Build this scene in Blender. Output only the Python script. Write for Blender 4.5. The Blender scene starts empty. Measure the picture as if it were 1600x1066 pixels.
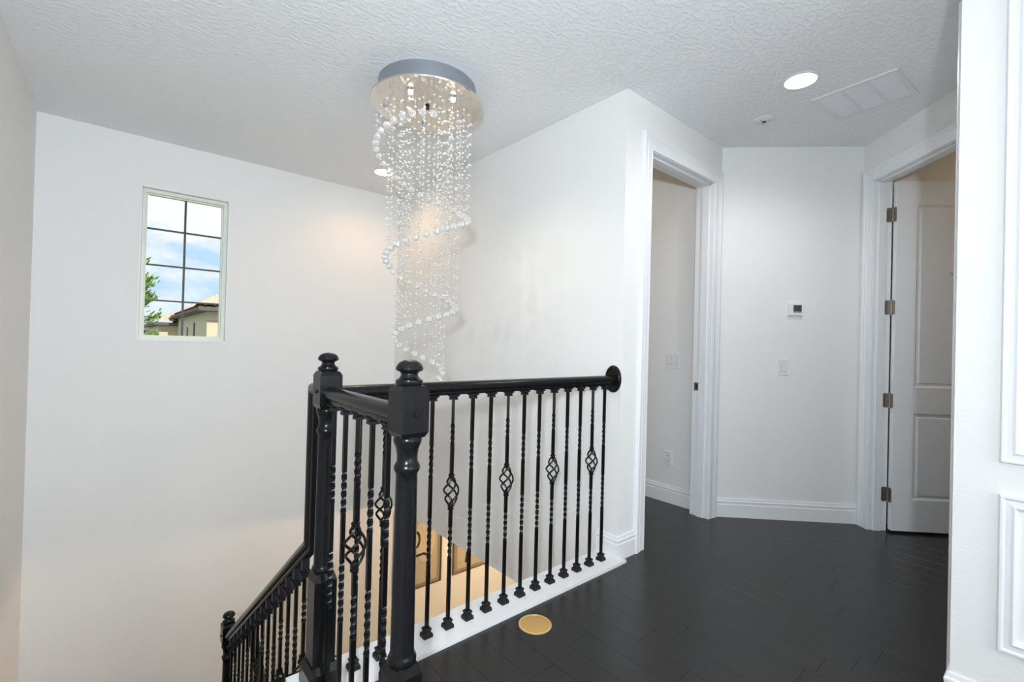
import bpy, bmesh, math, random
from mathutils import Vector, Matrix
random.seed(7)
S = bpy.context.scene
COL = S.collection
V = Vector

# ---------------------------------------------------------------- camera
YAW, PITCH, ROLL, CAMH, FPX = .867, .0072, .0256, 1.2342, 726.56
d_ = V((math.cos(YAW)*math.cos(PITCH), math.sin(YAW)*math.cos(PITCH), math.sin(PITCH)))
r_ = d_.cross(V((0, 0, 1))).normalized()
u_ = r_.cross(d_)
R_ = r_*math.cos(ROLL) + u_*math.sin(ROLL)
U_ = u_*math.cos(ROLL) - r_*math.sin(ROLL)
cam = bpy.data.cameras.new('camera')
cam.sensor_width = 36
cam.lens = 36*FPX/1600
cam.clip_start = .03
cam.clip_end = 300
co = bpy.data.objects.new('camera', cam)
COL.objects.link(co)
co.matrix_world = Matrix(((R_.x, U_.x, -d_.x, 0), (R_.y, U_.y, -d_.y, 0), (R_.z, U_.z, -d_.z, CAMH), (0, 0, 0, 1)))
S.camera = co

# ---------------------------------------------------------------- world, sun, large lights, exposure
S.view_settings.view_transform = 'Standard'
S.view_settings.look = 'None'
S.view_settings.gamma = 1
S.view_settings.use_curve_mapping = False
S.view_settings.exposure = 0.10

W = bpy.data.worlds.new('sky')
S.world = W
W.use_nodes = True
nt = W.node_tree
nt.nodes.clear()
wo = nt.nodes.new('ShaderNodeOutputWorld')
bg = nt.nodes.new('ShaderNodeBackground')
bg.inputs['Strength'].default_value = 1.0
tc = nt.nodes.new('ShaderNodeTexCoord')
mp = nt.nodes.new('ShaderNodeMapping')
mp.inputs['Scale'].default_value = (1, 1, 2.2)
mp.inputs['Location'].default_value = (.35, .1, .2)
nz = nt.nodes.new('ShaderNodeTexNoise')
nz.inputs['Scale'].default_value = 4.2
nz.inputs['Detail'].default_value = 7
nz.inputs['Roughness'].default_value = .55
cr = nt.nodes.new('ShaderNodeValToRGB')
cr.color_ramp.elements[0].position = .43
cr.color_ramp.elements[0].color = (.50, .72, .92, 1)
cr.color_ramp.elements[1].position = .56
cr.color_ramp.elements[1].color = (.93, .96, .98, 1)
nt.links.new(tc.outputs['Generated'], mp.inputs['Vector'])
nt.links.new(mp.outputs['Vector'], nz.inputs['Vector'])
nt.links.new(nz.outputs['Fac'], cr.inputs['Fac'])
nt.links.new(cr.outputs['Color'], bg.inputs['Color'])
nt.links.new(bg.outputs['Background'], wo.inputs['Surface'])

def light(name, kind, loc, energy, color=(1, 1, 1), size=.1, target=None, **kw):
    l = bpy.data.lights.new(name, kind)
    l.energy = energy
    l.color = color
    if kind == 'AREA':
        l.shape = kw.get('shape', 'SQUARE')
        l.size = size
        if 'size_y' in kw: l.size_y = kw['size_y']
    elif kind == 'SUN':
        l.angle = size
    else:
        l.shadow_soft_size = size
    if kind == 'SPOT':
        l.spot_size = kw.get('angle', 2.0)
        l.spot_blend = kw.get('blend', .6)
    o = bpy.data.objects.new(name, l)
    COL.objects.link(o)
    o.location = loc
    if target is not None:
        o.rotation_euler = (V(target)-V(loc)).to_track_quat('-Z', 'Y').to_euler()
    return o

light('sun', 'SUN', (1.7, -5, 20), 4.2, (1, .95, .86), .01, (1.6, 3.2, 12.2))
# photographer's flash, held to the left of the camera
light('flash', 'AREA', (-.40, -.31, 1.5), 70, (.79, .90, 1), .14, (.55, 2.3, 1.7))
# added fill light for the whole hall, unseen behind the camera
light('fill_light', 'AREA', (.9, -2.80, 1.45), 46, (.94, .95, .97), 2.2, (.9, 2, 1.5), shape='RECTANGLE', size_y=1.7)

# ---------------------------------------------------------------- materials
def mat(name, color, rough=.5, metal=0, spec=.5, trans=0, ior=1.45, bump=None, noise=None, emit=None, coat=0):
    m = bpy.data.materials.new(name)
    m.use_nodes = True
    n = m.node_tree
    b = n.nodes['Principled BSDF']
    b.inputs['Base Color'].default_value = (*color, 1)
    b.inputs['Roughness'].default_value = rough
    b.inputs['Metallic'].default_value = metal
    b.inputs['Specular IOR Level'].default_value = spec
    b.inputs['Transmission Weight'].default_value = trans
    b.inputs['IOR'].default_value = ior
    b.inputs['Coat Weight'].default_value = coat
    if emit:
        b.inputs['Emission Color'].default_value = (*emit[0], 1)
        b.inputs['Emission Strength'].default_value = emit[1]
    t = n.nodes.new('ShaderNodeTexCoord')
    if bump:
        scale, strength, dist, detail = bump[:4]
        z = n.nodes.new('ShaderNodeTexNoise')
        z.inputs['Scale'].default_value = scale
        z.inputs['Detail'].default_value = detail
        src = z.outputs['Fac']
        if len(bump) > 4:
            mm = n.nodes.new('ShaderNodeMapping')
            mm.inputs['Scale'].default_value = bump[4]
            n.links.new(t.outputs['Object'], mm.inputs['Vector'])
            n.links.new(mm.outputs['Vector'], z.inputs['Vector'])
        else:
            n.links.new(t.outputs['Object'], z.inputs['Vector'])
        if len(bump) > 5:
            rp = n.nodes.new('ShaderNodeValToRGB')
            rp.color_ramp.elements[0].position, rp.color_ramp.elements[1].position = bump[5]
            n.links.new(src, rp.inputs['Fac'])
            src = rp.outputs['Color']
        bp = n.nodes.new('ShaderNodeBump')
        bp.inputs['Strength'].default_value = strength
        bp.inputs['Distance'].default_value = dist
        n.links.new(src, bp.inputs['Height'])
        n.links.new(bp.outputs['Normal'], b.inputs['Normal'])
    if noise:
        scale, c2, mapping = noise[:3]
        z = n.nodes.new('ShaderNodeTexNoise')
        z.inputs['Scale'].default_value = scale
        z.inputs['Detail'].default_value = 6
        mm = n.nodes.new('ShaderNodeMapping')
        mm.inputs['Scale'].default_value = mapping
        n.links.new(t.outputs['Object'], mm.inputs['Vector'])
        n.links.new(mm.outputs['Vector'], z.inputs['Vector'])
        mx = n.nodes.new('ShaderNodeMix')
        mx.data_type = 'RGBA'
        mx.inputs['A'].default_value = (*color, 1)
        mx.inputs['B'].default_value = (*c2, 1)
        n.links.new(z.outputs['Fac'], mx.inputs['Factor'])
        n.links.new(mx.outputs['Result'], b.inputs['Base Color'])
    return m

M = {}
M['wall'] = mat('wall_paint', (.868, .858, .838), .6, spec=.25, bump=(95, .16, .004, 3))
M['ceiling'] = mat('ceiling_knockdown', (.90, .905, .91), .7, spec=.2, bump=(34, .35, .006, 4, (1, 1.6, 1), (.44, .58)))
M['trim'] = mat('white_trim_paint', (.86, .87, .88), .32, spec=.45)
M['curb'] = mat('curb_white_paint', (.84, .84, .84), .3, noise=(3, (.78, .78, .79), (1, 1, 1)))
M['plank'] = mat('black_wood_plank', (.012, .0115, .0115), .27, spec=.5, noise=(9, (.022, .020, .019), (14, 1, 1)), bump=(30, .05, .002, 4, (14, 1, 1)))
M['gap'] = mat('floor_gap', (.004, .004, .004), .6)
M['wood'] = mat('black_stained_wood', (.0018, .0018, .0022), .22, spec=.28, noise=(5, (.011, .0105, .011), (14, 14, 1)), bump=(30, .10, .002, 5, (14, 14, 1)))
M['iron'] = mat('black_iron', (.002, .002, .0023), .34, metal=0, spec=.28)
M['iron_shoe'] = mat('black_iron_shoe', (.012, .0115, .013), .5, spec=.3)
M['steel'] = mat('polished_steel', (.74, .70, .64), .09, metal=1)
M['brushed'] = mat('brushed_steel', (.42, .45, .50), .42, metal=1)
M['chrome'] = mat('chrome', (.75, .77, .8), .12, metal=1)
M['nickel'] = mat('satin_nickel', (.40, .36, .32), .38, metal=1, noise=(80, (.28, .25, .22), (1, 1, 1)))
M['brass'] = mat('brushed_brass', (.62, .40, .13), .48, metal=.55, noise=(18, (.74, .46, .17), (1, 6, 1)))
M['brass_rim'] = mat('brass_rim', (.80, .56, .24), .35, metal=.6)
M['crystal'] = mat('crystal', (1, 1, 1), .02, trans=.84, ior=1.5)
M['bead'] = mat('crystal_bead', (1, .99, .97), .15, trans=.15, ior=1.5, spec=.8)
M['wire'] = mat('clear_wire', (.8, .8, .8), .3, trans=.9, ior=1.2)
M['lamp'] = mat('lamp_glow', (1, .95, .85), .5, emit=((1, .86, .62), 14))
M['bulb'] = mat('bulb_glow', (1, .95, .85), .5, emit=((1, .87, .66), 30))
M['bulb_off'] = mat('bulb_glass', (.85, .87, .9), .1, trans=.5)
M['plastic'] = mat('white_plastic', (.82, .83, .85), .35)
M['plastic_grey'] = mat('grey_shadow_plastic', (.42, .43, .45), .5)
M['lcd'] = mat('lcd_screen', (.05, .065, .055), .25)
M['lcd_bar'] = mat('lcd_bar', (.32, .35, .36), .3)
M['dark'] = mat('dark_hole', (.01, .01, .012), .7)
M['vinyl'] = mat('window_vinyl', (.84, .86, .76), .35)
M['vinyl_white'] = mat('window_return', (.86, .88, .85), .4)
M['muntin'] = mat('bronze_muntin', (.055, .065, .06), .4)
M['glass'] = mat('pane_glass', (1, 1, 1), 0, trans=1, ior=1.01, spec=.1)
M['grille'] = mat('vent_metal', (.82, .83, .85), .4)
M['stucco'] = mat('cream_stucco', (.66, .56, .40), .8, bump=(60, .3, .01, 3))
M['fascia'] = mat('brown_fascia', (.13, .11, .10), .6)
M['tile'] = mat('clay_tile', (.52, .34, .22), .75, noise=(3, (.70, .55, .42), (2, 2, 2)))
M['leaf'] = mat('leaf', (.12, .24, .04), .6, noise=(3, (.24, .36, .09), (1, 1, 1)))
M['bark'] = mat('bark', (.10, .07, .05), .8)
M['lawn'] = mat('lawn', (.09, .15, .05), .9, noise=(2, (.14, .18, .07), (1, 1, 1)))
M['slate'] = mat('blue_grey_siding', (.30, .36, .38), .7)
M['tread'] = M['wood']
M['tilefloor'] = mat('beige_tile', (.30, .25, .19), .35)
M['mdf'] = mat('picture_paper', (.42, .36, .26), .8, noise=(6, (.50, .43, .32), (1, 1, 1)))
M['paper'] = mat('picture_mount', (.27, .23, .17), .8)
M['pale'] = mat('picture_pale_shape', (.60, .50, .35), .8)
M['ink'] = mat('picture_ink', (.012, .011, .010), .6)
M['frame'] = mat('picture_frame', (.16, .11, .06), .45)
M['pglass'] = M['glass']

# ---------------------------------------------------------------- mesh helpers
class MB:
    def __init__(s):
        s.v = []
        s.f = []
    def add(s, vs, fs):
        o = len(s.v)
        s.v += [tuple(x) for x in vs]
        s.f += [[i+o for i in f] for f in fs]
        return s
    def box(s, x0, x1, y0, y1, z0, z1, fn=None):
        vs = [(x, y, z) for z in (z0, z1) for y in (y0, y1) for x in (x0, x1)]
        if fn: vs = [fn(*p) for p in vs]
        return s.add(vs, [[0, 2, 3, 1], [4, 5, 7, 6], [0, 1, 5, 4], [2, 6, 7, 3], [0, 4, 6, 2], [1, 3, 7, 5]])
    def frustum(s, cx, cy, z0, z1, a0, a1):
        vs = []
        for z, a in ((z0, a0), (z1, a1)):
            vs += [(cx-a, cy-a, z), (cx+a, cy-a, z), (cx+a, cy+a, z), (cx-a, cy+a, z)]
        return s.add(vs, [[3, 2, 1, 0], [4, 5, 6, 7], [0, 1, 5, 4], [1, 2, 6, 5], [2, 3, 7, 6], [3, 0, 4, 7]])
    def lathe(s, prof, c=(0, 0, 0), n=20, axis='Z', sy=1):
        vs = []
        m = len(prof)
        for r, h in prof:
            for k in range(n):
                a = 2*math.pi*k/n
                x, y = r*math.cos(a), r*math.sin(a)*sy
                if axis == 'Z': p = (x, y, h)
                elif axis == 'X': p = (h, x, y)
                else: p = (x, h, y)
                vs.append((c[0]+p[0], c[1]+p[1], c[2]+p[2]))
        fs = []
        for i in range(m-1):
            for k in range(n):
                k2 = (k+1) % n
                fs.append([i*n+k, i*n+k2, (i+1)*n+k2, (i+1)*n+k])
        fs.append(list(range(n))[::-1])
        fs.append([(m-1)*n+k for k in range(n)])
        return s.add(vs, fs)
    def sweep(s, prof, path, n, closed=False):
        path = [V(p) for p in path]
        n = V(n).normalized()
        k = len(path)
        m = len(prof)
        vs = []
        for i in range(k):
            if closed:
                t0 = (path[i]-path[i-1]).normalized()
                t1 = (path[(i+1) % k]-path[i]).normalized()
            else:
                t0 = (path[i]-path[i-1]).normalized() if i > 0 else (path[1]-path[0]).normalized()
                t1 = (path[i+1]-path[i]).normalized() if i < k-1 else t0
            s0, s1 = n.cross(t0), n.cross(t1)
            mt = (s0+s1)/(1+s0.dot(s1))
            for a, b in prof:
                vs.append(path[i]+mt*a+n*b)
        fs = []
        for i in range(k if closed else k-1):
            j = (i+1) % k
            for q in range(m):
                q2 = (q+1) % m
                fs.append([i*m+q, j*m+q, j*m+q2, i*m+q2])
        if not closed:
            fs.append(list(range(m)))
            fs.append([(k-1)*m+q for q in range(m)][::-1])
        return s.add(vs, fs)
    def tube(s, pts, r, n=6):
        pts = [V(p) for p in pts]
        k = len(pts)
        vs = []
        ref = V((.3, .5, .81))
        for i in range(k):
            t = (pts[min(i+1, k-1)]-pts[max(i-1, 0)]).normalized()
            a = t.cross(ref).normalized()
            b = t.cross(a)
            for q in range(n):
                g = 2*math.pi*q/n
                vs.append(pts[i]+a*(r*math.cos(g))+b*(r*math.sin(g)))
        fs = []
        for i in range(k-1):
            for q in range(n):
                q2 = (q+1) % n
                fs.append([i*n+q, i*n+q2, (i+1)*n+q2, (i+1)*n+q])
        fs.append(list(range(n))[::-1])
        fs.append([(k-1)*n+q for q in range(n)])
        return s.add(vs, fs)
    def mesh(s, name, m, smooth=False):
        me = bpy.data.meshes.new(name)
        me.from_pydata(s.v, [], s.f)
        bm = bmesh.new()
        bm.from_mesh(me)
        bmesh.ops.recalc_face_normals(bm, faces=bm.faces)
        bm.to_mesh(me)
        bm.free()
        me.materials.append(M[m] if isinstance(m, str) else m)
        if smooth:
            me.polygons.foreach_set('use_smooth', [True]*len(me.polygons))
            me.set_sharp_from_angle(angle=math.radians(38))
        return me
    def build(s, name, m, parent=None, smooth=False, loc=(0, 0, 0)):
        return put(name, s.mesh(name, m, smooth), parent, loc)

def put(name, me, parent=None, loc=(0, 0, 0), rz=0):
    o = bpy.data.objects.new(name, me)
    COL.objects.link(o)
    o.parent = parent
    o.location = loc
    o.rotation_euler = (0, 0, rz)
    return o

def struct(o, label=None):
    o['kind'] = 'structure'
    if label: o['label'] = label
    return o

def tag(o, label, cat, group=None):
    o['label'] = label
    o['category'] = cat
    if group: o['group'] = group
    return o

def thing(name, label, cat, loc=(0, 0, 0), group=None):
    return tag(put(name, None, None, loc), label, cat, group)

# ---------------------------------------------------------------- plan (metres; x along the balcony, y along the stairwell)
H = 2.743
XB, YA, XC, YD = 2.232, 4.535, -.456, 1.645
XE1 = 3.41
LE = 1.0036
Q = math.sqrt(.5)
E1 = V((XE1, YD, 0))
E2 = V((XE1+LE*Q, YD-LE*Q, 0))
YG = E2.y-.99*Q            # end of the panelled wall
LOW = -3.312               # lower storey floor
CLOW = -.465               # lower storey ceiling
def F(s, t, z):            # diagonal doorway wall: s from the far corner towards the hall, t into the room behind
    return V((E2.x-s*Q+t*Q, E2.y-s*Q-t*Q, z))
def Ew(s, t, z):           # thermostat wall: s from E1 to E2, t behind the wall
    return V((E1.x+s*Q+t*Q, E1.y-s*Q+t*Q, z))

# ---------------------------------------------------------------- structure
struct(MB().box(-.62, 6.2, -3.1, 4.75, H, H+.2).build('ceiling', 'ceiling'))
w0, w1, wz0, wz1 = .108, .699, 1.187, 2.380     # window opening
b = MB()
b.box(XC-.15, w0, YA, YA+.2, LOW, H).box(w1, 6.1, YA, YA+.2, LOW, H)
b.box(w0, w1, YA, YA+.2, LOW, wz0).box(w0, w1, YA, YA+.2, wz1, H)
struct(b.build('wall_far', 'wall'))
struct(MB().box(XC-.15, XC, -3, YA, LOW, H).build('wall_left', 'wall'))
struct(MB().box(XB, XB+.12, YD, YA, CLOW, H).build('wall_stairwell', 'wall'))
# doorway wall straight ahead (wall D)
O0, O1, OH = 2.494, 3.300, 2.448
b = MB().box(XB+.12, O0-.02, YD, YD+.12, 0, H).box(O1+.02, XE1+.06, YD, YD+.12, 0, H).box(O0-.02, O1+.02, YD, YD+.12, OH+.02, H)
struct(b.build('wall_doorway', 'wall'))
struct(MB().box(0, LE+.001, 0, .12, 0, H, Ew).build('wall_diagonal', 'wall'))
F0, F1 = .112, .878
b = MB().box(-.12, F0-.018, 0, .115, 0, H, F).box(F1+.018, 1.0, 0, .115, 0, H, F).box(F0-.018, F1+.018, 0, .115, OH+.018, H, F)
struct(b.build('wall_diagonal_doorway', 'wall'))
# panelled wall and the wall that turns off its end, with a closed door
b = MB().box(XB, XB+.12, -3, YG, 0, H)
struct(b.build('wall_right', 'wall'))
C0, C1 = 2.452, 3.215
b = MB().box(XB+.12, C0-.018, YG-.12, YG, 0, H).box(C1+.018, 3.50, YG-.12, YG, 0, H).box(C0-.018, C1+.018, YG-.12, YG, OH+.018, H)
struct(b.build('wall_vestibule', 'wall'))
# wall behind the camera with an opening added to suit the fill light
b = MB().box(XC, -.25, -3, -2.88, 0, H).box(2.05, XB, -3, -2.88, 0, H).box(-.25, 2.05, -3, -2.88, 0, .55).box(-.25, 2.05, -3, -2.88, 2.35, H)
struct(b.build('wall_back', 'wall'))
# rooms behind the doorways
b = MB().box(XE1-.01, XE1+.1, YD+.12, 3.75, 0, H).box(XB+.12, XE1+.1, 3.75, 3.85, 0, H)
struct(b.build('wall_bedroom', 'wall'))
b = MB().box(-.12, -.02, .115, 2.2, 0, H, F).box(-.12, 1.05, 2.2, 2.3, 0, H, F).box(.98, 1.05, .115, 2.2, 0, H, F)
struct(b.build('wall_closet', 'wall'))
# storey slab
b = MB().box(.66, 6.1, -3, 1.780, CLOW, -.008).box(XC, .66, -3, 1.0, CLOW, -.008).box(.50, .66, 1.0, 1.780, CLOW, -.008)
b.box(XB+.001, 6.1, 1.780, YA, CLOW, -.008)
floor = struct(b.build('floor', 'gap'))
# lower storey
struct(MB().box(XC, 6.1, -3, YA, LOW-.1, LOW).build('floor_lower', 'tilefloor'))
struct(MB().box(6.1, 6.2, -3, YA, LOW, H).build('wall_lower_right', 'wall'))
struct(MB().box(XC, 6.1, -3.1, -3, LOW, -.008).build('wall_lower_back', 'wall'))
struct(MB().box(.655, 6.1, -2.99, 1.782, CLOW-.012, CLOW).box(XB-.001, 6.1, 1.782, YA, CLOW-.012, CLOW).build('ceiling_lower', 'ceiling'))

# planks: each its own board, long side along y
pw = .127
def plank(x0, x1, y0, y1):
    g, e = .0003, .0006
    b = MB()
    b.add([(x0+g, y0+g, -.008), (x1-g, y0+g, -.008), (x1-g, y1-g, -.008), (x0+g, y1-g, -.008),
           (x0+g, y0+g, -e), (x1-g, y0+g, -e), (x1-g, y1-g, -e), (x0+g, y1-g, -e),
           (x0+g+e, y0+g+e, 0), (x1-g-e, y0+g+e, 0), (x1-g-e, y1-g-e, 0), (x0+g+e, y1-g-e, 0)],
          [[0, 1, 5, 4], [1, 2, 6, 5], [2, 3, 7, 6], [3, 0, 4, 7], [4, 5, 9, 8], [5, 6, 10, 9], [6, 7, 11, 10], [7, 4, 8, 11], [8, 9, 10, 11]])
    b.build('plank', 'plank', floor)
row = 0
x = XC
while x < 4.95:
    x1 = x+pw
    if x1 < .70: ye = .997
    elif x1 < XB+.03: ye = 1.592
    elif x < XB+.05: ye = 1.642
    elif x < XE1: ye = 3.7
    else: ye = 1.62-(x-XE1)*.3
    ys = -1.2 if x < XB else (YG if x < 3.36 else -.6)
    y = ys-random.uniform(.1, .9)
    while y < ye:
        L = random.choice((.62, .80, .95, 1.12, 1.25))
        y1 = min(y+L, ye)
        if ye-y1 < .25: y1 = ye
        if y1 > ys: plank(x, x1, max(y, ys), y1)
        y = y1
    x = x1
    row += 1
for px0, px1, py0, py1 in ((.662, .687, .997, 1.592),):
    plank(px0, px1, py0, py1)

# curb, fascias
c = struct(MB().box(.49, XB+.022, 1.593, 1.785, -.004, .016).build('trim_1', 'curb'))
c = struct(MB().box(.49, .662, 1.0, 1.593, -.004, .016).build('trim_2', 'curb'))
struct(MB().box(.49, XB, 1.780, 1.795, CLOW-.012, -.004).box(.485, .50, 1.0, 1.795, CLOW-.012, -.004).build('trim_3', 'trim'))

# baseboards
BP = [(0, 0), (.015, 0), (.015, .092), (.011, .097), (.011, .104), (.014, .108), (.014, .116), (.009, .122), (.007, .136), (0, .138)]
def baseboard(name, path, z=0):
    struct(MB().sweep(BP, [(p[0], p[1], z) for p in path], (0, 0, 1)).build(name, 'trim', smooth=False))
baseboard('baseboard_corner', [(2.394, YD), (XB, YD), (XB, 1.79)], .0)
baseboard('baseboard_diagonal', [F(.020, 0, 0), E2, E1])
baseboard('baseboard_right', [(XB, -2.88), (XB, YG), (2.350, YG)])
baseboard('baseboard_bedroom', [(XE1-.01, YD+.12), (XE1-.01, 3.75), (XB+.12, 3.75)])
baseboard('baseboard_left', [(XC, 1.1), (XC, -2.88), (XB, -2.88)])

# casings and jambs
CP = [(.004, 0), (.004, .010), (.010, .013), (.018, .011), (.046, .012), (.056, .017), (.066, .015), (.074, .021), (.094, .022), (.100, .018), (.100, 0)]
def casing(n, path, parent):
    MB().sweep(CP, path, n).build('casing', 'trim', parent)
def jambs(fn, a0, a1, depth, parent, stop0, stop1):
    b = MB().box(a0-.018, a0, 0, depth, 0, OH, fn).box(a1, a1+.018, 0, depth, 0, OH, fn).box(a0-.018, a1+.018, 0, depth, OH, OH+.018, fn)
    b.build('jamb', 'trim', parent)
    b = MB().box(a0, a0+.011, stop0, stop1, 0, OH, fn).box(a1-.011, a1, stop0, stop1, 0, OH, fn).box(a0, a1, stop0, stop1, OH-.011, OH, fn)
    b.build('door_stop', 'trim', parent)
d1 = struct(put('door_1', None))
casing((0, -1, 0), [(O0, YD, 0), (O0, YD, OH), (O1, YD, OH), (O1, YD, 0)], d1)
fn1 = lambda a, t, z: (a, YD+t, z)
jambs(fn1, O0, O1, .138, d1, .035, .085)
sp = MB().box(O1-.0015, O1, YD+.088, YD+.124, .925, .985).build('strike_plate', 'nickel', d1)
sp['label'] = 'satin nickel strike plate'
MB().box(O1-.0025, O1-.001, YD+.096, YD+.112, .938, .972).build('latch_hole', 'dark', sp)

d2 = struct(put('door_2', None))
nF = F(0, -1, 0)-F(0, 0, 0)
casing(nF, [F(F0, 0, 0), F(F0, 0, OH), F(F1, 0, OH), F(F1, 0, 0)], d2)
jambs(F, F0, F1, .118, d2, .03, .075)
# open leaf, swung square into the room
L0, L1 = .1165, .1515      # thickness range in s
T0, T1 = .126, .886        # width range in t
zb, zt = .016, 2.436
PZ = [(.226, .835), (1.00, 2.275)]
PT = (T0+.125, T1-.125)
b = MB()
b.box(L0, L1, T0, PT[0], zb, zt, F).box(L0, L1, PT[1], T1, zb, zt, F)
b.box(L0, L1, PT[0], PT[1], zb, PZ[0][0], F).box(L0, L1, PT[0], PT[1], PZ[0][1], PZ[1][0], F).box(L0, L1, PT[0], PT[1], PZ[1][1], zt, F)
leaf = b.build('door_leaf', 'trim', d2)
sdir = F(1, 0, 0)-F(0, 0, 0)
for z0, z1 in PZ:
    MB().box(L0+.012, L1-.012, PT[0], PT[1], z0, z1, F).box(L1-.012, L1-.004, PT[0]+.043, PT[1]-.043, z0+.043, z1-.043, F).build('panel', 'trim', leaf)
    path = [F(L1-.012, PT[0], z0), F(L1-.012, PT[1], z0), F(L1-.012, PT[1], z1), F(L1-.012, PT[0], z1)]
    nn = sdir
    a_in = nn.cross((path[1]-path[0]).normalized())
    sg = 1 if a_in.z > 0 else -1
    MB().sweep([(0, 0), (0, .0118), (sg*.006, .0118), (sg*.020, .002), (sg*.032, .002), (sg*.040, .008), (sg*.044, .008), (sg*.044, 0)], path, nn, True).build('moulding', 'trim', leaf)
for hz in (2.21, 1.56, .91, .255):
    h = MB()
    def plate(u0, u1, fn):
        r = .012
        pts = []
        for cx, cz, a0 in ((u1-r, hz+.05-r, 0), (u0+r, hz+.05-r, 90), (u0+r, hz-.05+r, 180), (u1-r, hz-.05+r, 270)):
            for k in range(4):
                a = math.radians(a0+30*k)
                pts.append((cx+r*math.cos(a), cz+r*math.sin(a)))
        n = len(pts)
        vs = [fn(u, w, 0) for u, w in pts]+[fn(u, w, .0025) for u, w in pts]
        h.add(vs, [list(range(n)), list(range(n, 2*n))[::-1]]+[[i, (i+1) % n, n+(i+1) % n, n+i] for i in range(n)])
    plate(.080, .1185, lambda u, w, k: F(F0+.0005+k, u, w))
    plate(L0-.002, L1-.003, lambda u, w, k: F(u, T0-.0005-k, w))
    hc = F(F0+.004, .1215, 0)
    h.lathe([(.0055, hz-.052), (.0065, hz-.05), (.0065, hz+.05), (.0055, hz+.052)], (hc.x, hc.y, 0), 10)
    ho = h.build('hinge', 'nickel', leaf)
kb = MB()
pk = F(L1, .475, 1.80)
kb.tube([pk, pk+sdir*.012, pk+sdir*.018+V((0, 0, -.012)), pk+sdir*.030+V((0, 0, -.016)), pk+sdir*.036+V((0, 0, .004))], .006, 8)
hk = kb.build('robe_hook', 'chrome', leaf, True)
hk['label'] = 'small chrome hook'

d3 = struct(put('door_3', None))
casing((0, 1, 0), [(C1, YG, 0), (C1, YG, OH), (C0, YG, OH), (C0, YG, 0)], d3)
fn3 = lambda a, t, z: (a, YG-t, z)
jambs(fn3, C0, C1, .12, d3, .045, .085)
lf = MB().box(C0+.004, C1-.004, YG-.122, YG-.087, .012, OH-.004).build('door_leaf', 'trim', d3)
for z0, z1 in PZ:
    MB().sweep([(0, 0), (0, .006), (.02, .009), (.034, 0)], [(C0+.13, YG-.087, z0), (C0+.13, YG-.087, z1), (C1-.13, YG-.087, z1), (C1-.13, YG-.087, z0)], (0, 1, 0), True).build('moulding', 'trim', lf)

# picture-frame mouldings on the right wall
MP = [(-.022, 0), (-.022, .010), (-.014, .016), (-.006, .012), (.006, .011), (.012, .016), (.018, .016), (.022, .008), (.022, 0)]
for k, (z0, z1) in enumerate(((.294, .762), (.909, 2.52))):
    struct(MB().sweep(MP, [(XB, .102, z0), (XB, .102, z1), (XB, -.95, z1), (XB, -.95, z0)], (-1, 0, 0), True).build('trim_%d' % (4+k), 'trim'))

# window 1 (far wall)
wn = struct(put('window_1', None))
b = MB()
RT = [(0, 0), (0, .012), (.02, .012), (.024, .006), (.024, 0)]
# white lining of the opening, standing slightly proud of the wall
def ring(b, x0, x1, z0, z1, wd, y0, y1):
    b.box(x0, x0+wd, y0, y1, z0, z1).box(x1-wd, x1, y0, y1, z0, z1).box(x0+wd, x1-wd, y0, y1, z0, z0+wd).box(x0+wd, x1-wd, y0, y1, z1-wd, z1)
ring(b, w0, w1, wz0, wz1, .012, YA-.006, YA+.19)
b.build('window_return', 'vinyl_white', wn)
b = MB()
ring(b, w0+.012, w1-.012, wz0+.012, wz1-.012, .026, YA+.045, YA+.12)
b.build('window_frame', 'vinyl', wn)
b = MB()
ring(b, w0+.038, w1-.038, wz0+.038, wz1-.038, .010, YA+.07, YA+.105)
b.build('sash', 'vinyl', wn)
gx0, gx1, gz0, gz1 = w0+.046, w1-.046, wz0+.046, wz1-.046
zs = [gz0, 1.510, 1.788, 2.071, gz1]
xs = [gx0, .400, gx1]
for i in range(4):
    for j in range(2):
        MB().box(xs[j], xs[j+1], YA+.084, YA+.088, zs[i], zs[i+1]).build('pane', 'glass', wn)
b = MB().box(.4-.007, .4+.007, YA+.074, YA+.098, gz0, gz1)
b.build('muntin', 'muntin', wn)
for z in zs[1:4]:
    MB().box(gx0, gx1, YA+.076, YA+.096, z-.006, z+.006).build('muntin', 'muntin', wn)
# added window, unseen behind the camera, goes with the fill light
wn = struct(put('fill_window', None))
b = MB()
for x0, x1, z0, z1 in ((-.25, -.20, .55, 2.35), (2.0, 2.05, .55, 2.35), (-.2, 2.0, .55, .60), (-.2, 2.0, 2.30, 2.35), (.875, .925, .6, 2.3)):
    b.box(x0, x1, -2.98, -2.90, z0, z1)
b.build('window_frame', 'vinyl_white', wn)
for x0, x1 in ((-.2, .875), (.925, 2.0)):
    MB().box(x0, x1, -2.945, -2.94, .6, 2.3).build('pane', 'glass', wn)

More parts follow.
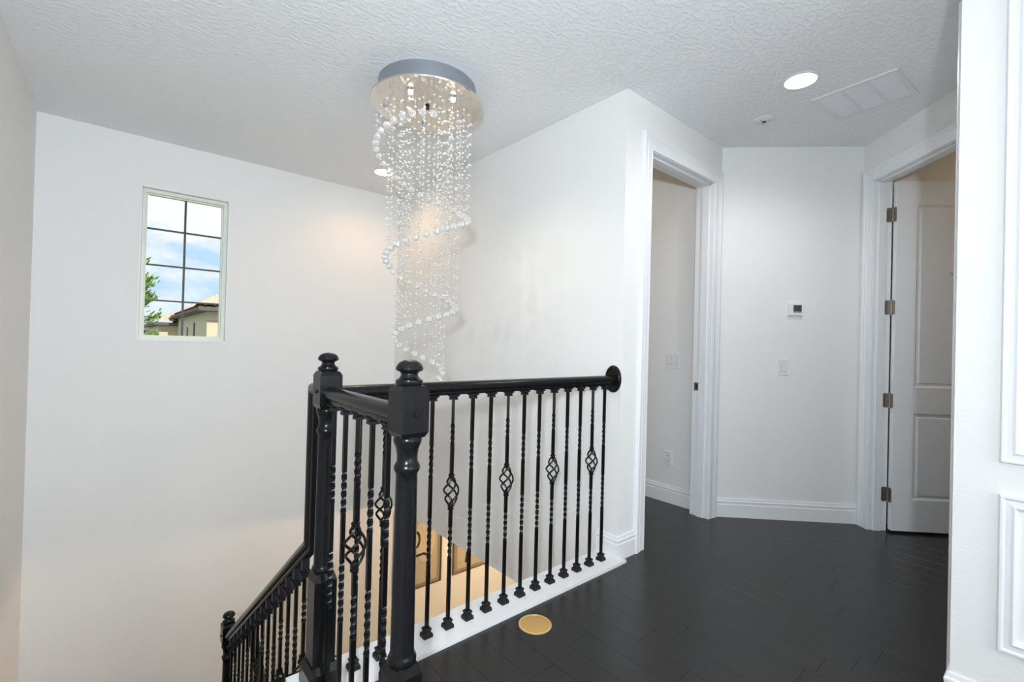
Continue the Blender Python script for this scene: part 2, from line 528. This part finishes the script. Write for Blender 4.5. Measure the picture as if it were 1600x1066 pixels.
# ---------------------------------------------------------------- staircase
TR, RI, Y0 = .2535, .184, 1.0
st = struct(put('staircase', None))
for k in range(1, 10):
    z = -RI*k
    ya = Y0+TR*(k-1)
    xe = .485 if ya+TR < 1.85 else .63
    MB().box(XC, xe, ya-.0, ya+TR+.025, z-.035, z).build('tread', 'wood', st)
    MB().box(XC, xe, ya-.018, ya, z, z+RI-.036 if k > 1 else z+RI-.012).build('riser', 'trim', st)
zl = -RI*10
yl = Y0+TR*9
MB().box(XC, 1.70, yl, YA, zl-.20, zl).build('landing', 'wood', st)
MB().box(XC, .63, yl-.018, yl, zl, zl+RI-.036).build('riser', 'trim', st)
b = MB()
b.add([(.63, 1.795, -.75), (.645, 1.795, -.75), (.63, yl, zl-.12), (.645, yl, zl-.12), (.63, 1.795, -.42), (.645, 1.795, -.42), (.63, yl, zl+.22), (.645, yl, zl+.22)],
      [[0, 1, 3, 2], [4, 6, 7, 5], [0, 4, 5, 1], [2, 3, 7, 6], [0, 2, 6, 4], [1, 5, 7, 3]])
b.build('stringer', 'trim', st)
for j in range(1, 8):
    z = zl-RI*j
    yb = yl-TR*(j-1)
    MB().box(.66, 1.70, yb-TR-.025, yb, z-.035, z).build('tread', 'wood', st)
    MB().box(.66, 1.70, yb, yb+.018, z, z+RI-.036).build('riser', 'trim', st)

# ---------------------------------------------------------------- railings
HB = .0065            # half width of a square iron bar
def bar(zlist, n_per=.006):
    """square bar through the z stations; each entry (z0, z1, twist turns)"""
    b = MB()
    rings = []
    ang = 0
    for z0, z1, tw in zlist:
        m = max(1, int(abs(tw)*16))
        for i in range(m+1):
            rings.append((z0+(z1-z0)*i/m, ang+tw*2*math.pi*i/m))
        ang += tw*2*math.pi
    vs, fs = [], []
    for z, a in rings:
        for q in range(4):
            g = a+math.pi/4+q*math.pi/2
            vs.append((HB*1.414*math.cos(g), HB*1.414*math.sin(g), z))
    for i in range(len(rings)-1):
        for q in range(4):
            q2 = (q+1) % 4
            fs.append([i*4+q, i*4+q2, (i+1)*4+q2, (i+1)*4+q])
    fs.append([0, 1, 2, 3])
    fs.append([(len(rings)-1)*4+q for q in range(4)])
    return b.add(vs, fs)
def basket_mesh():
    b = MB()
    z0, z1 = .527, .663
    for q in range(4):
        pts = []
        for i in range(19):
            u = i/18
            r = .006+.026*math.sin(math.pi*u)**1.15
            a = q*math.pi/2+u*.72*2*math.pi
            pts.append((r*math.cos(a), r*math.sin(a), z0+(z1-z0)*u))
        b.tube(pts, .0044, 6)
    return b.mesh('basket', 'iron', True)
def collar_mesh():
    return MB().lathe([(.010, -.010), (.0135, -.009), (.014, -.004), (.0105, 0), (.014, .004), (.0135, .009), (.010, .010)], n=12).mesh('collar', 'iron', True)
def shoe_mesh():
    b = MB()
    b.frustum(0, 0, 0, .014, .0205, .0195)
    b.frustum(0, 0, .014, .022, .0185, .0125)
    b.frustum(0, 0, .022, .032, .0125, .0155)
    b.frustum(0, 0, .032, .038, .0165, .0125)
    return b.mesh('shoe', 'iron_shoe')
def topshoe_mesh():
    b = MB()
    b.frustum(0, 0, -.006, .0, .0195, .0205)
    b.frustum(0, 0, -.014, -.006, .0115, .0165)
    b.frustum(0, 0, -.022, -.014, .0140, .0140)
    return b.mesh('shoe', 'iron_shoe')
ME_BASK, ME_COL, ME_SHOE, ME_TOP = basket_mesh(), collar_mesh(), shoe_mesh(), topshoe_mesh()
PITCH_B = .055
ZT = 1.012
def twist_bar(zbot, ztop=ZT):
    return bar([(zbot, .313, 0), (.313, .507, 1.75), (.507, .668, 0), (.668, .805, 1.25), (.805, ztop, 0)])
def basket_low(zbot): return bar([(zbot, .308, 0), (.308, .445, 1.25), (.445, .534, 0)])
def basket_high(ztop=ZT): return bar([(.656, .795, 0), (.795, .888, .9), (.888, ztop, 0)])
b = twist_bar(.016)
ME_TW = b.mesh('baluster', 'iron')
b = basket_low(.016)
b2 = basket_high()
b.add(b2.v, b2.f)
ME_BK = b.mesh('baluster', 'iron')
def baluster(par, x, y, kind, dz=0, zbot=None, slope=False, rz=0):
    if zbot is None:
        me = ME_BK if kind else ME_TW
        zb_ = .016
    else:
        zb_ = zbot-dz
        if kind:
            bb = basket_low(zb_)
            b3 = basket_high()
            bb.add(b3.v, b3.f)
        else:
            bb = twist_bar(zb_)
        me = bb.mesh('baluster', 'iron')
    o = put('baluster', me, par, (x, y, dz))
    put('shoe', ME_SHOE, o, (0, 0, zb_))
    if slope:
        MB().add([(sx*.013, sy*.0125, ZT+.030-(.727*sy*.0125) if top else ZT-.012) for top in (0, 1) for sx, sy in ((-1, -1), (1, -1), (1, 1), (-1, 1))],
                 [[3, 2, 1, 0], [4, 5, 6, 7], [0, 1, 5, 4], [1, 2, 6, 5], [2, 3, 7, 6], [3, 0, 4, 7]]).build('shoe', 'iron_shoe', o)
        put('shoe', ME_TOP, o, (0, 0, ZT-.018))
    else:
        put('shoe', ME_TOP, o, (0, 0, ZT))
    if kind:
        put('basket', ME_BASK, o)
        put('collar', ME_COL, o, (0, 0, .661))
        put('collar', ME_COL, o, (0, 0, .529))
    return o

# handrail profile (a across, b up; b=0 at the underside)
half = [(.016, 0), (.019, .006), (.019, .014), (.025, .018), (.0285, .026), (.0285, .034), (.026, .042), (.020, .050), (.010, .055), (0, .0565)]
RP = [(a, z) for a, z in half]+[(-a, z) for a, z in half[::-1][1:]]

def newel(par, x, y, z, plug_dirs, ext=0):
    hb = .0385
    prof = [(.033, .395), (.0365, .402), (.037, .410), (.033, .418), (.0305, .425), (.0275, .860), (.0275, .880), (.031, .886), (.0335, .893), (.0335, .899), (.030, .906),
            (.0265, .912), (.0265, .928), (.029, .945), (.0345, .958), (.0365, .965), (.0365, .970), (.033, .976)]
    o = MB().lathe(prof, n=28).build('newel_post', 'wood', par, True, (x, y, z))
    b = MB()
    # lower square with tongue chamfers at its top
    b.frustum(0, 0, -ext, .372, hb, hb)
    b.frustum(0, 0, .372, .398, hb, .030)
    b.build('lower_block', 'wood', o)
    b = MB()
    b.frustum(0, 0, -ext, .058-ext, .054, .054)
    b.frustum(0, 0, .058-ext, .066-ext, .054, .050)
    b.frustum(0, 0, .066-ext, .082-ext, .050, .042)
    b.build('plinth', 'wood', o)
    b = MB()
    b.frustum(0, 0, .974, .988, .031, hb)
    b.frustum(0, 0, .988, 1.092, hb, hb)
    b.frustum(0, 0, 1.092, 1.106, hb, .031)
    blk = b.build('upper_block', 'wood', o)
    for dx, dy in plug_dirs:
        pr = [(.0, 0), (.0055, 0), (.0055, .003), (.004, .006), (.0, .0075)]
        if dx: p = MB().lathe([(r, dx*h) for r, h in pr], (dx*hb, 0, 1.035), 12, 'X')
        else: p = MB().lathe([(r, dy*h) for r, h in pr], (0, dy*hb, 1.035), 12, 'Y')
        p.build('bolt_cover', 'wood', o, True)
    fp = [(.026, 1.104), (.032, 1.107), (.035, 1.113), (.034, 1.120), (.027, 1.124), (.0225, 1.130), (.0215, 1.136), (.025, 1.141), (.0325, 1.144), (.0355, 1.148), (.034, 1.155), (.028, 1.164), (.017, 1.170), (.004, 1.172)]
    MB().lathe(fp, n=28).build('finial', 'wood', o, True)
    return o

NX, NY = .577, 1.69
# --- balcony railing
t = thing('balcony_railing', 'long level black balcony railing with twisted iron bars ending at an oval wall plate', 'railing', (NX, NY, .016))
L = lambda x, y, z: (x-NX, y-NY, z-.016)
def local(b):
    b.v = [L(*p) for p in b.v]
    return b
local(MB().sweep(RP, [(NX+.036, NY, 1.012), (XB-.008, NY, 1.012)], (0, 0, 1))).build('handrail', 'wood', t, True)
ro = MB().lathe([(.0, -.0), (.080, 0), (.080, -.008), (.077, -.013), (.070, -.017), (.066, -.013), (.02, -.012), (0, -.012)], (0, 0, 0), 36, 'X')
ro.v = [(p[0]+XB, p[1]*.70+1.697, p[2]+1.046) for p in ro.v]
rs = local(ro).build('rosette', 'wood', t, True)
for zz in (1.046+.052, 1.046-.055):
    local(MB().lathe([(.0, -.0105), (.0045, -.0105), (.0045, -.0135), (.0, -.0145)], (XB, 1.697, zz), 10, 'X')).build('screw', 'dark', rs)
newel(t, 0, 0, -.0, [(-1, 0)])
for k in range(-3, 12):
    x = 1.006+.1028*k
    baluster(t, x-NX, -.005, k % 3 == 1, 0-.016)
# --- short return railing
t = thing('return_railing', 'short level railing section between two turned newel posts, beside the stair head', 'railing', (NX, 1.085, .016))
MB().sweep(RP, [(0, .036, .996), (0, NY-1.085-.036, .996)], (0, 0, 1)).build('handrail', 'wood', t, True)
newel(t, 0, 0, 0, [(0, -1)])
for k in range(5):
    baluster(t, 0, 1.197+.1045*k-1.085, k == 2, -.016)
# --- stair railing with vertical gooseneck
def zc(y): return .551-.727*(y-1.75)-.040          # centre line of the sloping rail
t = thing('stair_railing', 'black stair railing sloping down with a vertical drop at its top', 'railing', (NX, 3.357, zl))
RP2 = [(z-.028, a) for a, z in RP]                    # swapped for a path in the y-z plane
yg = 1.812
pth = [(NX, NY+.037, 1.040), (NX, yg, 1.040), (NX, yg, zc(yg)), (NX, 3.357-.036, zc(3.321))]
b = MB().sweep(RP2, pth, (1, 0, 0))
b.v = [(p[0]-NX, p[1]-3.357, p[2]-zl) for p in b.v]
b.build('handrail', 'wood', t, True)
zn = -.49-1.172
newel(t, 0, 0, zn-zl, [(-1, 0)], zn-zl)
for j in range(0, 14):
    y = 1.885+.104*j
    ztop = zc(y)-.028/math.cos(math.atan(.727))-.026
    kk = max(0, int((y-Y0)/TR)+1)
    zt_ = -RI*min(kk, 10)
    baluster(t, 0, y-3.357, j % 3 == 0, ztop-ZT-zl, zt_-zl, True)
# --- railing of the lower flight, turning back at the landing
t = thing('lower_stair_railing', 'lower railing turning back at the landing newel, seen between the stair balusters', 'railing', (.70, 3.357, zl))
zr0 = -.625
pth = [(.615, 3.357, zr0), (.70, 3.357, zr0)]
b = MB().sweep([(a, z-.028) for a, z in RP], pth, (0, 0, 1))
b.sweep(RP2, [(.70, 3.386, zr0), (.70, 3.30, zr0), (.70, 1.50, zr0-.727*1.80)], (1, 0, 0))
b.v = [(p[0]-.70, p[1]-3.357, p[2]-zl) for p in b.v]
b.build('handrail', 'wood', t, True)
for j in range(0, 15):
    y = 3.30-.104*j
    zt_ = zl-RI*min(8, max(0, int((yl-y)/TR)+1)) if y < yl else zl
    ztop = zr0-.727*max(0, 3.30-y)-.06
    baluster(t, 0, y-3.357, j % 3 == 1, ztop-ZT-zl, zt_-zl)

# ---------------------------------------------------------------- chandelier
CX, CY, ZP = 1.37, 2.445, 2.632
ch = thing('spiral_chandelier', 'crystal raindrop chandelier with glass balls hung in a spiral under a round mirror plate', 'chandelier', (CX, CY, H))
l_ = lambda z: z-H
MB().lathe([(.285, l_(H)), (.285, l_(ZP+.012)), (.28, l_(ZP+.011))], n=64).build('canopy_drum', 'brushed', ch, True)
pl = MB().lathe([(.30, l_(ZP+.011)), (.325, l_(ZP+.010)), (.327, l_(ZP+.005)), (.325, l_(ZP)), (.01, l_(ZP))], n=72).build('mirror_plate', 'steel', ch, True)
bul = [(1.205, 2.340, 1), (1.422, 2.247, 1), (1.595, 2.411, 0), (1.465, 2.649, 0), (1.183, 2.607, 0)]
for bx, by, on in bul:
    s = MB().lathe([(.022, l_(ZP)), (.022, l_(ZP-.006)), (.018, l_(ZP-.010)), (.015, l_(ZP-.010))], (bx-CX, by-CY, 0), 20).build('lamp_socket', 'chrome', ch, True)
    MB().lathe([(.004, l_(ZP-.010)), (.012, l_(ZP-.013)), (.013, l_(ZP-.020)), (.009, l_(ZP-.026)), (.001, l_(ZP-.028))], (bx-CX, by-CY, 0), 14).build('bulb', 'bulb' if on else 'bulb_off', s, True)
    if on: light('chandelier_bulb', 'SPOT', (bx, by, ZP-.035), 13, (1, .86, .68), .015, (bx, by, 0), angle=2.5, blend=.8)
MB().lathe([(.014, l_(ZP)), (.014, l_(ZP-.012)), (.006, l_(ZP-.018))], n=16).build('centre_knob', 'dark', ch, True)
TT = [(0, 2.46, .28), (.25, 2.35, .29), (.5, 2.15, .275), (.75, 1.95, .26), (1, 1.80, .235), (1.25, 1.70, .215), (1.5, 1.555, .207), (1.75, 1.43, .2), (2, 1.34, .175), (2.25, 1.24, .15), (2.5, 1.135, .145), (2.85, 1.02, .13)]
def hel(tq):
    for (a, z0, r0), (b_, z1, r1) in zip(TT, TT[1:]):
        if tq <= b_:
            u = (tq-a)/(b_-a)
            return z0+(z1-z0)*u, r0+(r1-r0)*u
    return TT[-1][1:]
near = V((-d_.x, -d_.y, 0)).normalized()
left = V((-r_.x, -r_.y, 0)).normalized()
bmx = bmesh.new()
bmesh.ops.create_icosphere(bmx, subdivisions=2, radius=.0205)
ME_BALL = bpy.data.meshes.new('crystal_ball')
bmx.to_mesh(ME_BALL)
bmx.free()
ME_BALL.materials.append(M['crystal'])
def bead(b, x, y, z, w=.0085, h=.0052):
    a0 = random.uniform(0, math.pi)
    vs = [(x, y, z+h), (x, y, z-h)]
    for k in range(6):
        a = a0+k*math.pi/3
        vs.append((x+w*math.cos(a), y+w*math.sin(a), z))
    fs = []
    for k in range(6):
        fs += [[0, 2+k, 2+(k+1) % 6], [1, 2+(k+1) % 6, 2+k]]
    b.add(vs, fs)
tq, ns = -.05, 0
while tq < 2.84:
    z, r = hel(max(tq, 0))
    p = (near*math.cos(2*math.pi*tq)+left*math.sin(2*math.pi*tq))*r
    sd = MB().tube([(p.x, p.y, l_(ZP)), (p.x, p.y, l_(z))], .00035, 4).build('strand', 'wire', ch)
    o = put('crystal_ball', ME_BALL, sd, (p.x, p.y, l_(z)))
    b = MB()
    zz = ZP-.05-random.uniform(0, .06)
    while zz > z+.03:
        bead(b, p.x, p.y, l_(zz))
        zz -= .062+random.uniform(-.004, .004)
    if b.v:
        bo = b.build('bead_string', 'bead', sd)
        bo['kind'] = 'stuff'
    if ns % 2 == 0 and z < 2.4:
        q = (near*math.cos(2*math.pi*tq+.35)+left*math.sin(2*math.pi*tq+.35))*(r*random.uniform(.62, .9))
        s2 = MB().tube([(q.x, q.y, l_(ZP)), (q.x, q.y, l_(z+.03))], .00035, 4).build('strand', 'wire', ch)
        b = MB()
        zz = ZP-.05-random.uniform(0, .06)
        while zz > z+.03:
            bead(b, q.x, q.y, l_(zz))
            zz -= .062+random.uniform(-.004, .004)
        bo = b.build('bead_string', 'bead', s2)
        bo['kind'] = 'stuff'
    ns += 1
    tq += .056/(2*math.pi*r)

# ---------------------------------------------------------------- ceiling fittings
def downlight(x, y, r, label, energy, ang=2.2, col=(1, .80, .56)):
    t = thing('recessed_downlight', label, 'ceiling light', (x, y, H))
    MB().lathe([(r+.016, 0), (r+.016, -.003), (r+.006, -.006), (r, -.004), (r, -.001)], n=40).build('trim_ring', 'plastic', t, True)
    MB().lathe([(r, -.0012), (r*.6, -.003), (.001, -.0035)], n=40).build('lens', 'lamp', t, True)
    light('downlight_lamp', 'SPOT', (x, y, H-.03), energy, col, .06, (x, y, 0), angle=ang, blend=.7)
downlight(2.863, .950, .078, 'lit recessed downlight beside the ceiling vent over the dark floor', 24, 2.8, (.97, .96, 1))
downlight(1.78, 3.93, .078, 'lit recessed downlight over the stairwell behind the chandelier', 10, 2.8, (1, .60, .28))
t = thing('ceiling_sensor', 'small round white ceiling sensor with a dark centre, beside the downlight', 'sensor', (3.187, 1.266, H))
MB().lathe([(.066, 0), (.066, -.004), (.060, -.009), (.048, -.008), (.046, -.005)], n=36).build('outer_ring', 'plastic', t, True)
MB().lathe([(.046, -.005), (.040, -.010), (.012, -.012), (.001, -.012)], n=28).build('cover', 'plastic', t, True)
MB().lathe([(.012, -.011), (.012, -.014), (.001, -.014)], n=14).build('eye', 'dark', t, True)
for a in range(3):
    g = a*2.09+.6
    MB().box(-.012, .012, -.002, .002, -.0128, -.0100, lambda x, y, z: (.029*math.cos(g)+x*math.cos(g+1.57)-y*math.sin(g+1.57), .029*math.sin(g)+x*math.sin(g+1.57)+y*math.cos(g+1.57), z)).build('slot', 'plastic_grey', t)
# return-air vent
t = thing('ceiling_vent', 'white square return air grille with three louvred panels on the ceiling', 'vent', (3.309, .757, H))
t.rotation_euler = (0, 0, math.radians(-4.5))
hx, hy = .195, .205
b = MB()
fr = .028
b.box(-hx, -hx+fr, -hy, hy, -.007, 0).box(hx-fr, hx, -hy, hy, -.007, 0)
b.box(-hx+fr, hx-fr, -hy, -hy+fr, -.007, 0).box(-hx+fr, hx-fr, hy-fr, hy, -.007, 0)
wp = (2*(hy-fr)-2*.020)/3
for k in range(2):
    y = -hy+fr+wp*(k+1)+.020*k
    b.box(-hx+fr, hx-fr, y, y+.020, -.0065, 0)
b.build('vent_frame', 'grille', t)
MB().box(-hx+.01, hx-.01, -hy+.01, hy-.01, -.0012, -.0004).build('vent_back', 'plastic_grey', t)
for k in range(3):
    y = -hy+fr+(wp+.020)*k
    b = MB()
    n = 24
    for i in range(n):
        x = -hx+fr+(2*(hx-fr))*(i+.1)/n
        b.add([(x, y, -.0023), (x, y+wp, -.0023), (x+.0112, y+wp, -.0062), (x+.0112, y, -.0062), (x, y, -.0015), (x, y+wp, -.0015), (x+.0112, y+wp, -.0054), (x+.0112, y, -.0054)],
              [[0, 1, 2, 3], [7, 6, 5, 4], [0, 4, 5, 1], [2, 6, 7, 3], [0, 3, 7, 4], [1, 5, 6, 2]])
    b.build('louvre_panel', 'grille', t)
for sy in (-1, 1):
    MB().lathe([(.0045, -.007), (.004, -.0085), (.001, -.009)], (0, sy*(hy-.014), 0), 10).build('screw', 'plastic', t)

# ---------------------------------------------------------------- wall fittings
def on_E(s, z): return Ew(s, 0, z)
def plate_box(b, fn, c, w, h, d0, d1, ch=.003):
    u, z = c
    vs = [fn(u+a*w/2, d0, z+e*h/2) for a, e in ((-1, -1), (1, -1), (1, 1), (-1, 1))]
    vs += [fn(u+a*(w/2-ch), d1, z+e*(h/2-ch)) for a, e in ((-1, -1), (1, -1), (1, 1), (-1, 1))]
    b.add(vs, [[3, 2, 1, 0], [4, 5, 6, 7], [0, 1, 5, 4], [1, 2, 6, 5], [2, 3, 7, 6], [3, 0, 4, 7]])
    return b
fE = lambda u, dd, z: Ew(u, -dd, z)
sE = lambda X: (X-XE1)/Q
s0, s1 = sE(3.752), sE(3.827)
t = thing('thermostat', 'white wall thermostat with a small dark display', 'thermostat')
cs, czz = (s0+s1)/2, 1.543
plate_box(MB(), fE, (cs, czz), s1-s0, .096, 0, .022, .005).build('housing', 'plastic', t)
plate_box(MB(), fE, (cs+.011, czz+.003), .058, .056, .022, .0228, .001).build('display', 'lcd', t)
plate_box(MB(), fE, (cs+.011, czz-.020), .056, .008, .0228, .0232, .0005).build('display_bar', 'lcd_bar', t)
def switch(name, fn, c, gangs, label):
    t = thing(name, label, 'light switch')
    w = .072+.046*(gangs-1)
    plate_box(MB(), fn, c, w, .118, 0, .006, .003).build('cover_plate', 'plastic', t)
    for g in range(gangs):
        u = c[0]+(g-(gangs-1)/2)*.046
        plate_box(MB(), fn, (u, c[1]), .036, .070, .0055, .0062, .0).build('bezel', 'plastic_grey', t)
        rk = MB()
        w2, h2 = .0325, .0665
        rk.add([fn(u+a*w2/2, dd, c[1]+e*h2/2) for dd, (a, e) in ((.006, (-1, -1)), (.006, (1, -1)), (.006, (1, 1)), (.006, (-1, 1)), (.007, (-1, -1)), (.007, (1, -1)), (.0105, (1, 1)), (.0105, (-1, 1)))],
               [[3, 2, 1, 0], [4, 5, 6, 7], [0, 1, 5, 4], [1, 2, 6, 5], [2, 3, 7, 6], [3, 0, 4, 7]])
        rk.build('rocker', 'plastic', t)
switch('light_switch', fE, (sE(3.739), 1.117), 1, 'single white rocker switch on the wall below the thermostat')
XR = XE1-.01
fR = lambda u, dd, z: (XR-dd, u, z)
switch('light_switch', fR, (2.005, 1.135), 2, 'double white rocker switch on the wall seen through the open doorway')
t = thing('wall_outlet', 'white duplex outlet low on the wall seen through the open doorway', 'outlet')
plate_box(MB(), fR, (2.027, .352), .070, .115, 0, .006, .003).build('cover_plate', 'plastic', t)
for dz in (-.021, .021):
    rc = plate_box(MB(), fR, (2.027, .352+dz), .034, .030, .006, .008, .003).build('receptacle', 'plastic', t)
    for du in (-.007, .007):
        plate_box(MB(), fR, (2.027+du, .352+dz+.003), .003, .009, .008, .0083, 0).build('slot', 'dark', rc)

# brass floor cover
t = thing('floor_outlet_cover', 'round brass cover plate set in the dark plank floor', 'floor cover', (1.437, 1.486, 0))
MB().lathe([(.0735, 0), (.0735, .0022), (.071, .0034), (.066, .0034), (.0655, .0026)], n=48).build('rim', 'brass_rim', t, True)
MB().lathe([(.0655, .0004), (.0655, .0024), (.064, .0028), (.001, .0028)], n=48).build('lid', 'brass', t, True)

# ---------------------------------------------------------------- pictures on the lower wall
def picture(x0, x1, z0, z1, label, shapes):
    t = thing('framed_drawing', label, 'picture', ((x0+x1)/2, YA, z0))
    cx = (x0+x1)/2
    w, h = x1-x0, z1-z0
    b = MB()
    f = .012
    b.box(-w/2, -w/2+f, -.025, 0, 0, h).box(w/2-f, w/2, -.025, 0, 0, h).box(-w/2+f, w/2-f, -.025, 0, 0, f).box(-w/2+f, w/2-f, -.025, 0, h-f, h)
    b.build('frame', 'frame', t)
    MB().box(-w/2+f, w/2-f, -.012, -.002, f, h-f).build('mount', 'paper', t)
    MB().box(-w/2+.055, w/2-.055, -.0135, -.012, .045, h-.055).build('paper', 'mdf', t)
    for kind, pts, wd in shapes:
        b = MB()
        if kind == 'blob':
            n = len(pts)
            vs = [(p[0]-cx, -.0142, p[1]-z0) for p in pts]+[(p[0]-cx, -.0136, p[1]-z0) for p in pts]
            b.add(vs, [list(range(n)), list(range(n, 2*n))[::-1]]+[[i, (i+1) % n, n+(i+1) % n, n+i] for i in range(n)])
            b.build('pale_shape', 'pale', t)
        else:
            b.tube([(p[0]-cx, -.0148, p[1]-z0) for p in pts], wd, 6)
            b.v = [(p[0], -.0148+(p[1]+.0148)*.08, p[2]) for p in b.v]
            b.build('ink_line', 'ink', t)
def ell(cx, cz, rx, rz, a0=0, a1=360, n=24): return [(cx+rx*math.cos(math.radians(a0+(a1-a0)*k/n)), cz+rz*math.sin(math.radians(a0+(a1-a0)*k/n))) for k in range(n+1)]
picture(2.29, 2.866, -1.462, -.56, 'framed drawing with bold black curved strokes on tan paper beside the corner', [
    ('blob', ell(2.66, -.93, .125, .26)[:-1], 0),
    ('line', ell(2.535, -.93, .045, .085, -80, 80), .014),
    ('line', [(2.44, -1.09), (2.56, -1.105), (2.64, -1.10), (2.685, -1.125), (2.70, -1.20), (2.715, -1.33), (2.72, -1.41)], .014),
    ('line', [(2.46, -.80), (2.50, -.72), (2.60, -.68)], .010)])
picture(3.028, 3.60, -1.455, -.555, 'framed drawing with straight black strokes, half hidden by the stair wall edge', [
    ('blob', [(3.11, -1.16), (3.20, -1.18), (3.22, -.80), (3.12, -.80)], 0),
    ('line', [(3.21, -1.36), (3.235, -1.18), (3.25, -.95)], .018),
    ('line', [(3.46, -1.30), (3.40, -1.24), (3.38, -1.0)], .014)])

# lamps of the lower storey and of the rooms behind the doorways
def small_can(x, y, z, label, energy, col=(1, .68, .36)):
    t = thing('recessed_downlight', label, 'ceiling light', (x, y, z))
    MB().lathe([(.09, 0), (.09, -.004), (.08, -.006), (.076, -.002)], n=28).build('trim_ring', 'plastic', t, True)
    MB().lathe([(.076, -.002), (.04, -.004), (.001, -.004)], n=28).build('lens', 'lamp', t, True)
    light('downlight_lamp', 'POINT', (x, y, z-.08), energy, col, .06)
small_can(3.5, 3.3, CLOW-.012, 'downlight in the lower ceiling in front of the framed drawings', 56, (1, .72, .42))
small_can(4.9, 1.6, CLOW-.012, 'downlight in the lower ceiling under the vestibule', 38, (1, .72, .42))
small_can(1.4, .6, CLOW-.012, 'downlight in the lower ceiling under the balcony', 6, (1, .72, .42))
small_can(2.75, 2.9, H, 'downlight in the ceiling of the room behind the straight doorway', 1.8, (1, .66, .34))
pp = F(.55, 1.2, H)
small_can(pp.x, pp.y, H, 'downlight in the ceiling of the room behind the diagonal door', 1.4, (1, .66, .34))

# ---------------------------------------------------------------- outside
GZ = -3.7
struct(MB().box(-60, 60, 4.9, 120, GZ-.1, GZ).build('ground', 'lawn'))
hs = thing('neighbour_house', 'cream stucco house with a clay tile roof seen through the window', 'house', (1.6, 13, GZ))
hl = lambda p: (p[0]-1.6, p[1]-13, p[2]-GZ)
def hb(name, m, *boxes):
    b = MB()
    for bx in boxes: b.box(*bx)
    b.v = [hl(p) for p in b.v]
    return b.build(name, m, hs)
hb('main_wall', 'stucco', (1.60, 9.0, 13.0, 22.0, GZ, 1.84))
hb('wing_wall', 'stucco', (1.09, 1.62, 20.0, 27.0, GZ, 1.60))
hb('band', 'stucco', (1.575, 9.0, 12.95, 13.0, 1.62, 1.84))
hb('band', 'stucco', (1.07, 1.60, 19.95, 20.0, 1.42, 1.60))
hb('fascia', 'fascia', (1.40, 9.2, 12.72, 12.76, 1.83, 1.93), (1.40, 1.44, 12.76, 22.0, 1.83, 1.93), (1.40, 9.2, 12.74, 22.2, 1.82, 1.845))
hb('fascia', 'fascia', (.93, 1.6, 19.75, 19.79, 1.59, 1.68), (.93, .97, 19.79, 27, 1.59, 1.68), (.93, 1.6, 19.77, 27.2, 1.58, 1.60))
def tile_roof(x0, x1, y0, y1, z0, slope, hipx):
    """corrugated tile slope rising from the eave at y0, hipped on its x0 side"""
    b = MB()
    nx, ny = int((x1-x0)/.045), int((y1-y0)/.35)
    for j in range(ny+1):
        for i in range(nx+1):
            x = x0+(x1-x0)*i/nx
            y = y0+(y1-y0)*j/ny
            z = z0+slope*min(y-y0, (x-x0)*hipx)+.045*abs(math.sin(math.pi*(x-x0)/.18))+(.03 if j == 0 else 0)
            b.v.append(hl((x, y, z)))
    for j in range(ny):
        for i in range(nx):
            a = j*(nx+1)+i
            b.f.append([a, a+1, a+nx+2, a+nx+1])
    return b.build('tile_roof', 'tile', hs)
tile_roof(1.34, 7.0, 12.66, 20.0, 1.93, .27, 1.0)
tile_roof(.87, 3.2, 19.70, 26.0, 1.68, .41, 1.4)
hb('downspout', 'fascia', (1.575, 1.60, 16.8, 16.9, GZ, 1.5), (1.57, 1.60, 15.2, 15.26, .9, 1.6))
fh = thing('distant_house', 'small grey blue house far off beside the tree, seen through the window', 'house', (1.4, 34, GZ))
MB().box(-1.1, .5, 0, 3, 0, 5.2).build('wall', 'slate', fh)
MB().add([(-1.3, -.2, 5.2), (.7, -.2, 5.2), (.7, 3.2, 5.2), (-1.3, 3.2, 5.2), (-.3, 1.5, 5.75)], [[0, 1, 4], [1, 2, 4], [2, 3, 4], [3, 0, 4], [3, 2, 1, 0]]).build('roof', 'fascia', fh)
for wx in (-.7, 0):
    MB().box(wx-.2, wx+.2, -.03, 0, 4.1, 4.8).build('window', 'vinyl_white', fh)
# conifer
tr = thing('conifer_tree', 'green conifer with upswept branches just outside the window', 'tree', (-.02, 9.5, GZ))
MB().tube([(0, 0, 0), (.02, 0, 2.5), (0, .02, 4.6), (.01, 0, 6.0)], .07, 8).build('trunk', 'bark', tr, True)
br, fo = MB(), MB()
for i in range(70):
    z = random.uniform(3.6, 6.0)
    a = random.uniform(0, 2*math.pi)
    ln = (.30+.18*(6.1-z)/2.4)*random.uniform(.7, 1.25)
    if i < 6:
        z, a, ln = (5.30, 4.98, 4.72, 4.5, 4.35, 4.2)[i], random.uniform(-.3, .25), (.44, .50, .44, .42, .40, .38)[i]
    e = V((math.cos(a)*ln, math.sin(a)*ln, ln*.55))
    p0 = V((0, 0, z))
    br.tube([p0, p0+e*.5+V((0, 0, -.03)), p0+e], .010, 4)
    for k in range(110):
        u = random.uniform(.15, 1.08)
        c = p0+e*u+V((random.gauss(0, .03), random.gauss(0, .03), random.gauss(0, .03)))
        q = (e.normalized()+V((random.gauss(0, .6), random.gauss(0, .6), random.gauss(.2, .6)))).normalized()*random.uniform(.05, .10)
        w_ = q.cross(V((random.random(), random.random(), random.random()))).normalized()*.016
        fo.add([c-w_, c+q*.5+w_*.6, c+q, c+q*.5-w_*1.4], [[0, 1, 2, 3]])
br.build('branches', 'bark', tr)
o = fo.build('foliage', 'leaf', tr)
o['kind'] = 'stuff'
